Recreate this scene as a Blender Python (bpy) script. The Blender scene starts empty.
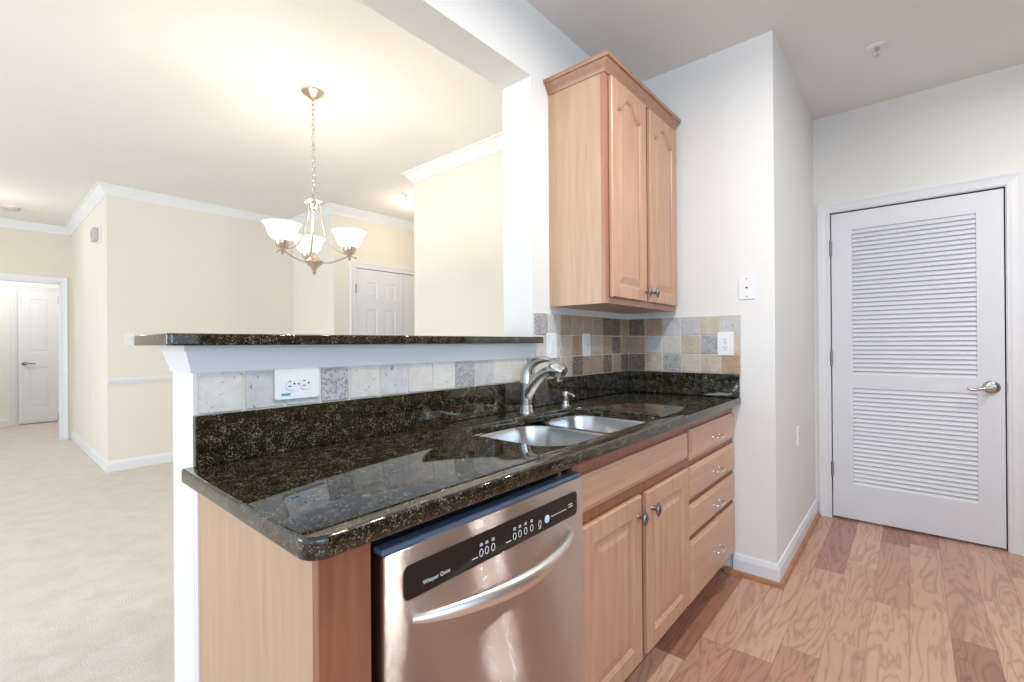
import bpy, bmesh, math, random
from mathutils import Vector, Matrix
S = bpy.context.scene
COL = S.collection
PI = math.pi
random.seed(7)

# ------------------------------------------------------------------ camera
yaw, pitch, roll = 0.7117, 0.0016, -0.0070
FPX, SV = 461.87, 342.76
fw = Vector((math.cos(yaw)*math.cos(pitch), math.sin(yaw)*math.cos(pitch), math.sin(pitch)))
r0 = Vector((math.sin(yaw), -math.cos(yaw), 0)); u0 = r0.cross(fw)
rt = math.cos(roll)*r0 + math.sin(roll)*u0
up = -math.sin(roll)*r0 + math.cos(roll)*u0
cam = bpy.data.cameras.new('camera'); co = bpy.data.objects.new('camera', cam); COL.objects.link(co)
co.matrix_world = Matrix(((rt.x, up.x, -fw.x, -2.5452), (rt.y, up.y, -fw.y, -1.2809), (rt.z, up.z, -fw.z, 1.1855), (0, 0, 0, 1)))
cam.sensor_width = 36; cam.lens = FPX/1024*36; cam.shift_y = (SV-341)/1024; cam.clip_start = .05
S.camera = co

# ------------------------------------------------------------------ world, view, lights
S.view_settings.view_transform = 'Standard'; S.view_settings.look = 'None'
S.view_settings.gamma = 1; S.view_settings.use_curve_mapping = False
S.view_settings.exposure = 0.28
w = bpy.data.worlds.new('world'); S.world = w; w.use_nodes = True
w.node_tree.nodes['Background'].inputs[0].default_value = (.72, .86, 1, 1)
w.node_tree.nodes['Background'].inputs[1].default_value = 1.15

def area(name, loc, target, sx, sy, power, color):
    l = bpy.data.lights.new(name, 'AREA'); l.shape = 'RECTANGLE'; l.size = sx; l.size_y = sy
    l.energy = power; l.color = color
    o = bpy.data.objects.new(name, l); COL.objects.link(o); o.location = loc
    o.rotation_euler = (Vector(target)-Vector(loc)).to_track_quat('-Z', 'Y').to_euler()
    return o
def point(name, loc, power, color, rad=.05):
    l = bpy.data.lights.new(name, 'POINT'); l.energy = power; l.color = color; l.shadow_soft_size = rad
    o = bpy.data.objects.new(name, l); COL.objects.link(o); o.location = loc
    return o
WARM = (1, .86, .68); DAY = (.50, .73, 1)
def lamp(name, loc, rad, power, color):
    l = bpy.data.lights.new(name, 'AREA'); l.shape = 'DISK'; l.size = rad*2; l.energy = power; l.color = color
    o = bpy.data.objects.new(name, l); COL.objects.link(o); o.location = loc; return o
area('rear_daylight_fill', (-3.4, -3.9, 1.5), (-1.6, 0, 1.3), 2.4, 1.9, 42, DAY)  # added daylight panel behind the camera; no window is modelled
area('left_daylight_fill', (-5.8, 2.2, 1.5), (0, 2.4, 1.2), 2.6, 1.9, 68, (.95, .97, 1))  # unseen daylight panel, added at the open left side
lamp('kitchen_ceiling_lamp', (-1.42, -.98, 2.62), .05, 9.5, (1, .97, .93))
lamp('kitchen_ceiling_lamp', (.10, -2.25, 2.62), .03, 6.5, (1, .97, .93))
lamp('kitchen_ceiling_lamp', (.36, -2.25, 2.62), .03, 6.5, (1, .97, .93))
lamp('kitchen_ceiling_lamp', (-1.16, -1.04, 2.62), .05, 9.5, (1, .97, .93))
point('kitchen_ceiling_fill', (-1.29, -1.25, 2.48), 3.5, (.95, .98, 1), .08)  # weak point added to lift the ceiling around the kitchen lamps
point('foyer_ceiling_bulb', (.62, 2.62, 2.42), 10, WARM, .06)
point('hall_fill', (-2.5, 5.6, 2.3), 4, WARM, .08)  # added fill; no lamp is seen in the hall
point('back_room_fill', (-2.4, 8.0, 2.3), 20, (1, .98, .95), .15)  # added so the closed room beyond the hall reads bright

# ------------------------------------------------------------------ materials
def mat(name):
    m = bpy.data.materials.new(name); m.use_nodes = True
    return m, m.node_tree, m.node_tree.nodes['Principled BSDF']
def N(nt, t, **k):
    n = nt.nodes.new(t)
    for a, b in k.items(): setattr(n, a, b)
    return n
def ramp(nt, stops, interp='LINEAR'):
    n = N(nt, 'ShaderNodeValToRGB'); e = n.color_ramp.elements; n.color_ramp.interpolation = interp
    while len(e) < len(stops): e.new(.5)
    for q, (p_, c) in zip(e, stops): q.position = p_; q.color = (*c, 1)
    return n
def maths(nt, op, a, b=None, c=None):
    n = N(nt, 'ShaderNodeMath', operation=op)
    for i, v in enumerate((a, b, c)):
        if v is None: continue
        if isinstance(v, (int, float)): n.inputs[i].default_value = v
        else: nt.links.new(v, n.inputs[i])
    return n.outputs[0]
def objco(nt, scale=(1, 1, 1)):
    t = N(nt, 'ShaderNodeTexCoord'); m = N(nt, 'ShaderNodeMapping'); m.inputs['Scale'].default_value = scale
    nt.links.new(t.outputs['Object'], m.inputs[0]); return m.outputs[0]
def noise(nt, vec, scale, detail=3, dist=0, rough=.5):
    n = N(nt, 'ShaderNodeTexNoise'); n.inputs['Scale'].default_value = scale; n.inputs['Detail'].default_value = detail
    n.inputs['Distortion'].default_value = dist; n.inputs['Roughness'].default_value = rough
    nt.links.new(vec, n.inputs['Vector']); return n
def bump(nt, b, h, strength, dist=.002):
    n = N(nt, 'ShaderNodeBump'); n.inputs['Strength'].default_value = strength; n.inputs['Distance'].default_value = dist
    nt.links.new(h, n.inputs['Height']); nt.links.new(n.outputs[0], b.inputs['Normal'])
def plain(name, c, rough=.5, metal=0, var=.03, spec=.5, scale=3):
    m, nt, b = mat(name)
    n = noise(nt, objco(nt), scale, 4)
    r = ramp(nt, [(.3, tuple(x*(1-var) for x in c)), (.7, tuple(min(1, x*(1+var)) for x in c))])
    nt.links.new(n.outputs[0], r.inputs[0]); nt.links.new(r.outputs[0], b.inputs['Base Color'])
    b.inputs['Roughness'].default_value = rough; b.inputs['Metallic'].default_value = metal
    b.inputs['Specular IOR Level'].default_value = spec
    return m
def wallpaint(name, c):
    m = plain(name, c, .75, 0, .012, .25, 1.5)
    nt = m.node_tree; n = noise(nt, objco(nt), 220, 2); bump(nt, nt.nodes['Principled BSDF'], n.outputs[0], .05, .001)
    return m
M = {}
M['kitchen_paint'] = wallpaint('kitchen paint', (.85, .848, .815))
M['cream_paint'] = wallpaint('cream paint', (.845, .79, .695))
M['hall_paint'] = wallpaint('hall paint', (.80, .73, .61))
M['reflected_taupe'] = wallpaint('reflected taupe', (.20, .165, .135))  # dark tone chosen for reflections, never seen directly
M['ceiling_paint'] = wallpaint('ceiling paint', (.84, .825, .79))
M['white_room'] = wallpaint('white room paint', (.88, .875, .86))
M['trim'] = plain('white trim', (.84, .85, .875), .32, 0, .01)
M['door_white'] = plain('door white', (.80, .82, .865), .4, 0, .01)
M['plate'] = plain('white plastic', (.86, .86, .87), .3, 0, .01)
M['dark'] = plain('dark slot', (.03, .03, .03), .6)
M['black_plastic'] = plain('black plastic', (.012, .010, .009), .18)
M['tub_black'] = plain('dark tub', (.02, .02, .022), .6)  # near-black colour of the dishwasher tub
M['chrome'] = plain('bright chrome', (.78, .77, .76), .12, 1)
M['nickel'] = plain('satin nickel', (.60, .57, .53), .27, 1, .05)
M['copper_nickel'] = plain('warm nickel', (.66, .52, .43), .25, 1, .05)
M['pewter'] = plain('dark pewter', (.28, .26, .26), .35, 1, .1, scale=60)
M['ink'] = plain('white print', (.8, .8, .8), .5)
M['sticker_blue'] = plain('blue sticker', (.10, .38, .55), .5)
M['round_blue'] = plain('pale blue button', (.62, .74, .9), .4)
M['wood_shoe'] = plain('stained shoe moulding', (.42, .19, .09), .35, 0, .15, scale=12)
M['grey_plastic'] = plain('grey beige plastic', (.55, .50, .46), .5)

def wood(name, c0, c1, axis='Z', rough=.38, sc=1.0):
    m, nt, b = mat(name)
    st = {'Z': (26*sc, 26*sc, 1.6*sc), 'X': (1.6*sc, 26*sc, 26*sc)}[axis]
    v = objco(nt, st)
    n = noise(nt, v, 1.6, 5, .6); n2 = noise(nt, objco(nt), 2.2, 2)
    f = maths(nt, 'ADD', maths(nt, 'MULTIPLY', n.outputs[0], .65), maths(nt, 'MULTIPLY', n2.outputs[0], .35))
    r = ramp(nt, [(.34, c0), (.66, c1)]); nt.links.new(f, r.inputs[0])
    nt.links.new(r.outputs[0], b.inputs['Base Color']); b.inputs['Roughness'].default_value = rough
    b.inputs['Coat Weight'].default_value = .25; b.inputs['Coat Roughness'].default_value = .25
    bump(nt, b, n.outputs[0], .06, .001)
    return m
M['maple'] = wood('maple cabinet wood', (.50, .27, .165), (.62, .36, .23))
M['maple_h'] = wood('maple cabinet wood across', (.52, .285, .175), (.64, .375, .24), 'X')
M['maple_side'] = wood('pale maple side panel', (.49, .305, .185), (.59, .395, .255), rough=.45)
M['maple_red'] = wood('red brown maple stile', (.27, .088, .042), (.37, .14, .072))
M['maple_mid'] = wood('rosy maple trim', (.35, .165, .10), (.45, .235, .15))
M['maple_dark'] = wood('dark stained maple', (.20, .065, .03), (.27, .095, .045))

def granite():
    m, nt, b = mat('black gold granite')
    v = objco(nt)
    wv = noise(nt, v, 150, 3)
    mx = N(nt, 'ShaderNodeMix', data_type='RGBA'); mx.inputs[0].default_value = .008
    nt.links.new(v, mx.inputs[6]); nt.links.new(wv.outputs['Color'], mx.inputs[7])
    vo = N(nt, 'ShaderNodeTexVoronoi'); vo.inputs['Scale'].default_value = 420; nt.links.new(mx.outputs[2], vo.inputs['Vector'])
    sep = N(nt, 'ShaderNodeSeparateColor'); nt.links.new(vo.outputs['Color'], sep.inputs[0])
    big = noise(nt, v, 38, 3)
    f = maths(nt, 'ADD', sep.outputs[0], maths(nt, 'MULTIPLY', maths(nt, 'SUBTRACT', big.outputs[0], .5), .9))
    r = ramp(nt, [(0, (.004, .005, .004)), (.46, (.012, .013, .006)), (.64, (.034, .029, .011)), (.78, (.080, .056, .022)),
                  (.90, (.14, .098, .045)), (.985, (.21, .19, .15))], 'CONSTANT')
    nt.links.new(f, r.inputs[0]); nt.links.new(r.outputs[0], b.inputs['Base Color'])
    b.inputs['Roughness'].default_value = .035; b.inputs['IOR'].default_value = 1.75
    return m
M['granite'] = granite()

def stone(name, c0, c1, speck=None):
    m, nt, b = mat(name)
    v = objco(nt); n = noise(nt, v, 28, 6, .4, .65)
    g = N(nt, 'ShaderNodeNewGeometry')
    f = maths(nt, 'ADD', n.outputs[0], maths(nt, 'MULTIPLY', maths(nt, 'SUBTRACT', g.outputs['Random Per Island'], .5), .22))
    r = ramp(nt, [(.3, c0), (.7, c1)]); nt.links.new(f, r.inputs[0])
    p = noise(nt, v, 150 if speck else 70, 3); pr = ramp(nt, [(.48, (0, 0, 0)), (.62, (1, 1, 1))] if speck else [(.66, (0, 0, 0)), (.72, (1, 1, 1))])
    nt.links.new(p.outputs[0], pr.inputs[0])
    mx = N(nt, 'ShaderNodeMix', data_type='RGBA'); nt.links.new(pr.outputs[0], mx.inputs[0])
    nt.links.new(r.outputs[0], mx.inputs[6]); mx.inputs[7].default_value = (*(speck or tuple(x*.55 for x in c0)), 1)
    nt.links.new(mx.outputs[2], b.inputs['Base Color']); b.inputs['Roughness'].default_value = .55
    bump(nt, b, n.outputs[0], .3, .003)
    return m
M['tile_pale'] = stone('pale travertine', (.60, .56, .51), (.72, .69, .65))
M['tile_beige'] = stone('beige travertine', (.52, .43, .34), (.64, .56, .46))
M['tile_tan'] = stone('tan travertine', (.40, .27, .17), (.52, .38, .26))
M['tile_brown'] = stone('brown speckled travertine', (.24, .16, .11), (.36, .26, .19), (.10, .06, .04))
M['tile_silver'] = stone('silver travertine', (.50, .49, .48), (.64, .63, .62))
M['tile_grey'] = stone('grey speckled travertine', (.40, .40, .40), (.54, .54, .54), (.27, .265, .265))
M['grout'] = plain('cream grout', (.68, .63, .55), .8, 0, .05, scale=40)

def plank_floor():
    m, nt, b = mat('hickory plank floor')
    t = N(nt, 'ShaderNodeTexCoord'); sp = N(nt, 'ShaderNodeSeparateXYZ'); nt.links.new(t.outputs['Object'], sp.inputs[0])
    X, Y = sp.outputs[0], sp.outputs[1]
    W, L = .127, .82
    yr = maths(nt, 'DIVIDE', Y, W); row = maths(nt, 'FLOOR', yr); fy = maths(nt, 'FRACT', yr)
    wn = N(nt, 'ShaderNodeTexWhiteNoise', noise_dimensions='1D'); nt.links.new(row, wn.inputs['W'])
    xs = maths(nt, 'ADD', maths(nt, 'DIVIDE', X, L), maths(nt, 'MULTIPLY', wn.outputs['Value'], 7.3))
    idx = maths(nt, 'FLOOR', xs); fx = maths(nt, 'FRACT', xs)
    cb = N(nt, 'ShaderNodeCombineXYZ'); nt.links.new(row, cb.inputs[0]); nt.links.new(idx, cb.inputs[1])
    w2 = N(nt, 'ShaderNodeTexWhiteNoise', noise_dimensions='2D'); nt.links.new(cb.outputs[0], w2.inputs['Vector'])
    cr = ramp(nt, [(0, (.36, .160, .105)), (.25, (.50, .265, .18)), (.5, (.60, .35, .245)), (.75, (.68, .43, .30)), (.9, (.50, .255, .185)), (1, (.42, .20, .14))])
    nt.links.new(w2.outputs['Value'], cr.inputs[0])
    off = maths(nt, 'MULTIPLY', w2.outputs['Value'], 37)
    gv = N(nt, 'ShaderNodeCombineXYZ')
    nt.links.new(maths(nt, 'MULTIPLY', X, 1.0), gv.inputs[0]); nt.links.new(maths(nt, 'MULTIPLY', Y, 6.5), gv.inputs[1]); nt.links.new(off, gv.inputs[2])
    gn = noise(nt, gv.outputs[0], 1.3, 3, .5)
    bands = maths(nt, 'FRACT', maths(nt, 'MULTIPLY', gn.outputs[0], 11))
    tri = maths(nt, 'ABSOLUTE', maths(nt, 'SUBTRACT', bands, .5))
    br = ramp(nt, [(0, (1, 1, 1)), (.10, (.55, .55, .55)), (.3, (.12, .12, .12)), (1, (0, 0, 0))]); nt.links.new(tri, br.inputs[0])
    fine = N(nt, 'ShaderNodeCombineXYZ'); nt.links.new(maths(nt, 'MULTIPLY', X, 6), fine.inputs[0]); nt.links.new(maths(nt, 'MULTIPLY', Y, 130), fine.inputs[1]); nt.links.new(off, fine.inputs[2])
    fn = noise(nt, fine.outputs[0], 1, 3)
    k = maths(nt, 'SUBTRACT', 1.08, maths(nt, 'ADD', maths(nt, 'MULTIPLY', br.outputs[0], .32), maths(nt, 'MULTIPLY', fn.outputs[0], .14)))
    gy = maths(nt, 'LESS_THAN', maths(nt, 'MINIMUM', fy, maths(nt, 'SUBTRACT', 1, fy)), .010)
    gx = maths(nt, 'LESS_THAN', fx, .0022)
    gap = maths(nt, 'SUBTRACT', 1, maths(nt, 'MULTIPLY', maths(nt, 'MAXIMUM', gx, gy), .35))
    k = maths(nt, 'MULTIPLY', k, gap)
    vm = N(nt, 'ShaderNodeVectorMath', operation='SCALE'); nt.links.new(cr.outputs[0], vm.inputs[0]); nt.links.new(k, vm.inputs['Scale'])
    nt.links.new(vm.outputs[0], b.inputs['Base Color'])
    b.inputs['Roughness'].default_value = .24
    bump(nt, b, k, .08, .001)
    return m
M['floor'] = plank_floor()

def carpet():
    m, nt, b = mat('beige carpet'); v = objco(nt)
    n = noise(nt, v, 180, 3); n2 = noise(nt, v, 9, 5, .8)
    f = maths(nt, 'ADD', maths(nt, 'MULTIPLY', n.outputs[0], .5), maths(nt, 'MULTIPLY', n2.outputs[0], .5))
    r = ramp(nt, [(.35, (.67, .60, .52)), (.65, (.78, .72, .65))]); nt.links.new(f, r.inputs[0])
    nt.links.new(r.outputs[0], b.inputs['Base Color']); b.inputs['Roughness'].default_value = .95
    b.inputs['Specular IOR Level'].default_value = .1
    bump(nt, b, n.outputs[0], .6, .006)
    return m
M['carpet'] = carpet()

def steel(name, c, rough, aniso, tangent_axis='X'):
    m, nt, b = mat(name)
    v = objco(nt, (2, 2, 420)); n = noise(nt, v, 1, 3)
    r = ramp(nt, [(.3, tuple(x*.94 for x in c)), (.7, c)]); nt.links.new(n.outputs[0], r.inputs[0])
    nt.links.new(r.outputs[0], b.inputs['Base Color'])
    b.inputs['Metallic'].default_value = 1; b.inputs['Roughness'].default_value = rough
    b.inputs['Anisotropic'].default_value = aniso
    if aniso:
        tn = N(nt, 'ShaderNodeCombineXYZ'); tn.inputs[2].default_value = 1
        nt.links.new(tn.outputs[0], b.inputs['Tangent'])
    return m
M['steel'] = steel('brushed stainless steel', (.70, .64, .60), .10, 0)
def brush(m, k):
    # horizontal brushing: the fine grooves tilt the surface normal up and down
    nt = m.node_tree; g = N(nt, 'ShaderNodeNewGeometry'); v = objco(nt, (900, 900, 900)); out = []
    for sc in (1, 1.7):
        wn = N(nt, 'ShaderNodeTexWhiteNoise', noise_dimensions='3D')
        q = N(nt, 'ShaderNodeVectorMath', operation='SCALE'); nt.links.new(v, q.inputs[0]); q.inputs['Scale'].default_value = sc
        nt.links.new(q.outputs[0], wn.inputs['Vector']); out.append(wn.outputs['Value'])
    t = maths(nt, 'MULTIPLY', maths(nt, 'SUBTRACT', maths(nt, 'ADD', *out), 1), k)
    c = N(nt, 'ShaderNodeCombineXYZ'); nt.links.new(t, c.inputs[2])
    ad = N(nt, 'ShaderNodeVectorMath', operation='ADD'); nt.links.new(g.outputs['Normal'], ad.inputs[0]); nt.links.new(c.outputs[0], ad.inputs[1])
    no = N(nt, 'ShaderNodeVectorMath', operation='NORMALIZE'); nt.links.new(ad.outputs[0], no.inputs[0])
    nt.links.new(no.outputs[0], nt.nodes['Principled BSDF'].inputs['Normal'])
brush(M['steel'], 1.7)
M['steel_plain'] = steel('satin stainless steel', (.72, .71, .70), .24, 0)
M['steel_light'] = steel('light satin steel handle', (.86, .82, .79), .34, 0)
M['blue_reflection'] = plain('door edge painted blue reflection', (.13, .19, .29), .22, .35)  # blue of a reflection put into the door edge colour

def glass_shade():
    m, nt, b = mat('lit frosted glass')
    b.inputs['Base Color'].default_value = (.92, .90, .86, 1); b.inputs['Roughness'].default_value = .5
    b.inputs['Emission Color'].default_value = (1, .965, .90, 1); b.inputs['Emission Strength'].default_value = .75
    return m
M['shade'] = glass_shade()

# ------------------------------------------------------------------ mesh helpers
class MB:
    def __init__(s): s.bm = bmesh.new(); s.mi = 0
    def _new(s, vs): 
        for f in {f for v in vs for f in v.link_faces}: f.material_index = s.mi
    def box(s, x0, x1, y0, y1, z0, z1, bev=0, seg=2, rot=None, piv=None):
        x0, x1 = sorted((x0, x1)); y0, y1 = sorted((y0, y1)); z0, z1 = sorted((z0, z1))
        g = bmesh.ops.create_cube(s.bm, size=1)['verts']
        for v in g: v.co = Vector((x0+(v.co.x+.5)*(x1-x0), y0+(v.co.y+.5)*(y1-y0), z0+(v.co.z+.5)*(z1-z0)))
        if rot is not None:
            c = Vector(piv) if piv else Vector(((x0+x1)/2, (y0+y1)/2, (z0+z1)/2))
            for v in g: v.co = c + rot @ (v.co-c)
        s._new(g)
        if bev:
            es = list({e for v in g for e in v.link_edges})
            r = bmesh.ops.bevel(s.bm, geom=es, offset=bev, segments=seg, profile=.6, affect='EDGES')
            for f in r['faces']: f.material_index = s.mi
        return s
    def ring_loft(s, rings, cap=True, closed=True):
        vr = [[s.bm.verts.new(p) for p in r] for r in rings]
        n = len(vr[0])
        for a, b in zip(vr, vr[1:]):
            for i in range(n if closed else n-1):
                j = (i+1) % n
                try: f = s.bm.faces.new((a[i], a[j], b[j], b[i])); f.material_index = s.mi
                except ValueError: pass
        if cap:
            for r in ((vr[0][::-1]), vr[-1]):
                try: f = s.bm.faces.new(r); f.material_index = s.mi
                except ValueError: pass
        return s
    def tube(s, path, rad, n=12, cap=True, flat=1.0, upv=None):
        P = [Vector(p) for p in path]
        R = [rad]*len(P) if isinstance(rad, (int, float)) else rad
        rings = []; prev = None
        for i, p in enumerate(P):
            t = (P[min(i+1, len(P)-1)]-P[max(i-1, 0)]).normalized()
            if prev is None:
                a = Vector(upv) if upv else (Vector((0, 0, 1)) if abs(t.z) < .9 else Vector((1, 0, 0)))
            else: a = prev
            a = (a-t*a.dot(t)).normalized(); b = t.cross(a); prev = a
            r = R[i]; ra, rb = (r if isinstance(r, tuple) else (r, r*flat))
            rings.append([p+a*(ra*math.cos(2*PI*k/n))+b*(rb*math.sin(2*PI*k/n)) for k in range(n)])
        return s.ring_loft(rings, cap)
    def grid(s, us, vs, filled, f):
        """solid of the filled cells of a grid, no inner faces; f(u, v, t) with t 0 front, 1 back"""
        us = sorted(set(us)); vs = sorted(set(vs)); C = {}
        def V(i, j, t):
            if (i, j, t) not in C: C[(i, j, t)] = s.bm.verts.new(f(us[i], vs[j], t))
            return C[(i, j, t)]
        F = {(i, j) for i in range(len(us)-1) for j in range(len(vs)-1) if filled((us[i]+us[i+1])/2, (vs[j]+vs[j+1])/2)}
        for i, j in F:
            q = [(i, j), (i+1, j), (i+1, j+1), (i, j+1)]
            fs = [[V(*p, 0) for p in q], [V(*p, 1) for p in q[::-1]]]
            for (a, b_), nb in (((0, 1), (i, j-1)), ((1, 2), (i+1, j)), ((2, 3), (i, j+1)), ((3, 0), (i-1, j))):
                if nb not in F: fs.append([V(*q[a], 0), V(*q[b_], 0), V(*q[b_], 1), V(*q[a], 1)])
            for w_ in fs: s.bm.faces.new(w_).material_index = s.mi
        return s
    def frame(s, x0, x1, z0, z1, y0, y1, holes):
        holes = [(max(h[0], x0), min(h[1], x1), max(h[2], z0), min(h[3], z1)) for h in holes]
        us = [x0, x1]+[q for h in holes for q in h[:2]]; vs = [z0, z1]+[q for h in holes for q in h[2:]]
        return s.grid(us, vs, lambda u, v: not any(h[0] < u < h[1] and h[2] < v < h[3] for h in holes), lambda u, v, t: Vector((u, y0+(y1-y0)*t, v)))
    def lathe(s, prof, c=(0, 0, 0), ax=(0, 0, 1), n=24, cap=True):
        ax = Vector(ax).normalized(); a = Vector((1, 0, 0)) if abs(ax.x) < .9 else Vector((0, 1, 0))
        a = (a-ax*a.dot(ax)).normalized(); b = ax.cross(a); c = Vector(c)
        return s.ring_loft([[c+ax*z+a*(max(r, 1e-4)*math.cos(2*PI*k/n))+b*(max(r, 1e-4)*math.sin(2*PI*k/n)) for k in range(n)] for r, z in prof], cap)
    def prism(s, poly, f):
        """poly of 2d points, f(u, v, t) -> 3d with t in 0..1"""
        return s.ring_loft([[f(u, v, t) for u, v in poly] for t in (0, 1)])
    def sweep(s, path, prof, side=1):
        """prof (offset, z) swept along a level polyline with mitred corners; offset goes to the right of travel"""
        P = [Vector(p) for p in path]; rings = []
        for i, p in enumerate(P):
            ns = []
            for a, b in ((i-1, i), (i, i+1)):
                if 0 <= a and b < len(P):
                    d = (P[b]-P[a]); d.z = 0; d.normalize(); ns.append(Vector((d.y, -d.x, 0))*side)
            n = ns[0] if len(ns) == 1 else (ns[0]+ns[1])/(1+ns[0].dot(ns[1]))
            rings.append([p+n*o+Vector((0, 0, z)) for o, z in prof])
        return s.ring_loft(rings)
    def mesh(s, name, mats, smooth=None, mtx=None):
        bm = s.bm
        bmesh.ops.remove_doubles(bm, verts=bm.verts, dist=1e-6)
        if mtx is not None: bmesh.ops.transform(bm, matrix=mtx, verts=bm.verts)
        bmesh.ops.recalc_face_normals(bm, faces=bm.faces)
        me = bpy.data.meshes.new(name); 
        for m in (mats if isinstance(mats, (list, tuple)) else [mats]): me.materials.append(m)
        if smooth is not None:
            for f in bm.faces: f.smooth = True
            for e in bm.edges:
                if len(e.link_faces) == 2 and e.calc_face_angle(0) > math.radians(smooth): e.smooth = False
        bm.to_mesh(me); bm.free()
        return me
    def build(s, name, mats, parent=None, smooth=None, mtx=None):
        o = bpy.data.objects.new(name, s.mesh(name, mats, smooth, mtx)); COL.objects.link(o)
        if parent is not None: attach(o, parent)
        return o
def attach(o, parent):
    # meshes are built in world coordinates: keep them there under a moved empty
    o.parent = parent; q = parent; off = Vector((0, 0, 0))
    while q is not None: off += q.location; q = q.parent
    if parent.type == 'EMPTY': o.matrix_parent_inverse = Matrix.Translation(-off)
def tag(o, label=None, cat=None, group=None, kind=None):
    if label: o['label'] = label
    if cat: o['category'] = cat
    if group: o['group'] = group
    if kind: o['kind'] = kind
    return o
def thing(name, label, cat, loc, group=None):
    o = bpy.data.objects.new(name, None); COL.objects.link(o); o.location = loc; o.empty_display_size = .1
    return tag(o, label, cat, group)
def struct(o, label=None, cat=None):
    return tag(o, label, cat, None, 'structure')
def rrect(x0, x1, y0, y1, r, n=6):
    pts = []
    for cx, cy, a0 in ((x1-r, y1-r, 0), (x0+r, y1-r, 90), (x0+r, y0+r, 180), (x1-r, y0+r, 270)):
        for k in range(n+1):
            a = math.radians(a0+90*k/n); pts.append((cx+r*math.cos(a), cy+r*math.sin(a)))
    return pts
def bez(p, n=14):
    p = [Vector(q) for q in p]; out = []
    for i in range(n+1):
        t = i/n; a = p[:]
        while len(a) > 1: a = [a[j].lerp(a[j+1], t) for j in range(len(a)-1)]
        out.append(a[0])
    return out

# ------------------------------------------------------------------ setting
H = 2.707
b = MB(); b.box(-6, 3, -4.2, -.02, -.08, 0)
struct(b.build('floor', M['floor']), 'pinkish brown hickory plank floor of the kitchen', 'floor')
b = MB(); b.box(-6, 3, -.02, 9.1, -.08, 0)
struct(b.build('floor_dining', M['carpet']), 'beige carpet of the dining room and hall', 'carpet')
b = MB(); b.box(-6, 3, -4.2, 9.1, H, H+.1)
struct(b.build('ceiling', M['ceiling_paint']), 'off-white ceiling over the kitchen and the dining room', 'ceiling')

XJ, TH, ZH = -.918, .172, 2.386
b = MB()
b.box(-2.212, XJ, 0, TH, 0, 1.186); b.box(-6, XJ, 0, TH, ZH, H); b.box(XJ, 0, 0, TH, 0, H)
wall_back = struct(b.build('wall_back', M['kitchen_paint']), 'white kitchen wall with a wide pass-through above the half wall', 'wall')
XD = 1.221; YE = -.781
b = MB(); b.box(0, .11, YE, TH, 0, H)
wall_right = struct(b.build('wall_right', M['kitchen_paint']), 'white kitchen end wall beside the drawers', 'wall')
b = MB(); b.box(.11, XD+.12, YE, YE+.11, 0, H)
struct(b.build('wall_return', M['kitchen_paint']), 'shaded white wall running from the kitchen corner to the louvered door', 'wall')
D0, D1, DT = -.875, -1.688, 2.046
b = MB(); b.box(XD, XD+.12, YE, D0, 0, H); b.box(XD, XD+.12, D1, -4.2, 0, H); b.box(XD, XD+.12, D0, D1, DT, H)
struct(b.build('wall_far', M['kitchen_paint']), 'cream wall around the white louvered door', 'wall')
b = MB(); b.box(XD+.5, XD+.55, YE, -2.4, 0, H)
struct(b.build('wall_closet', M['kitchen_paint']))
b = MB(); b.box(-1.7, XD, -3.1, -3.0, 0, H)  # unseen wall, kept dark for what granite and steel reflect
struct(b.build('wall_front', M['reflected_taupe']), 'unseen taupe wall behind the camera, there for reflections', 'wall')

# dining room
CY1 = 2.056
b = MB(); b.box(0, .12, TH, CY1, 0, H)
struct(b.build('wall_dining', M['cream_paint']), 'cream dining wall beside the foyer opening', 'wall')
AY, AX, BY = 4.458, -1.74, 3.48
b = MB(); b.box(AX, .0, AY, 6.9, 0, H)
struct(b.build('wall_hall', M['cream_paint']), 'cream dining wall with chair rail and its shaded hall side', 'wall')
FX0, FX1, FT = .262, 1.582, 2.06
b = MB(); b.box(0, FX0, BY, 4.6, 0, H); b.box(FX1, 2.7, BY, 4.6, 0, H); b.box(FX0, FX1, BY, BY+.12, FT, H); b.box(FX0, FX1, BY+.3, BY+.35, 0, H)
struct(b.build('wall_foyer', M['cream_paint']), 'cream foyer wall around the white panelled door', 'wall')
b = MB(); b.box(2.6, 2.7, TH, BY, 0, H)
struct(b.build('wall_side', M['cream_paint']))
HY = 6.9; OX0, OX1, OT = -2.75, -1.848, 2.0
b = MB(); b.box(OX1, AX, HY, HY+.12, 0, H); b.box(-6, OX0, HY, HY+.12, 0, H); b.box(OX0, OX1, HY, HY+.12, OT, H)
struct(b.build('wall_end', M['hall_paint']), 'tan wall above the doorway at the hall end', 'wall')
b = MB(); b.box(-6, .5, 8.97, 9.07, 0, H); b.box(-1.25, -1.15, HY+.12, 8.97, 0, H); b.box(-4.2, -4.1, HY+.12, 8.97, 0, H)
struct(b.build('wall_room', M['white_room']), 'white wall of the bright room beyond the hall', 'wall')

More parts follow.
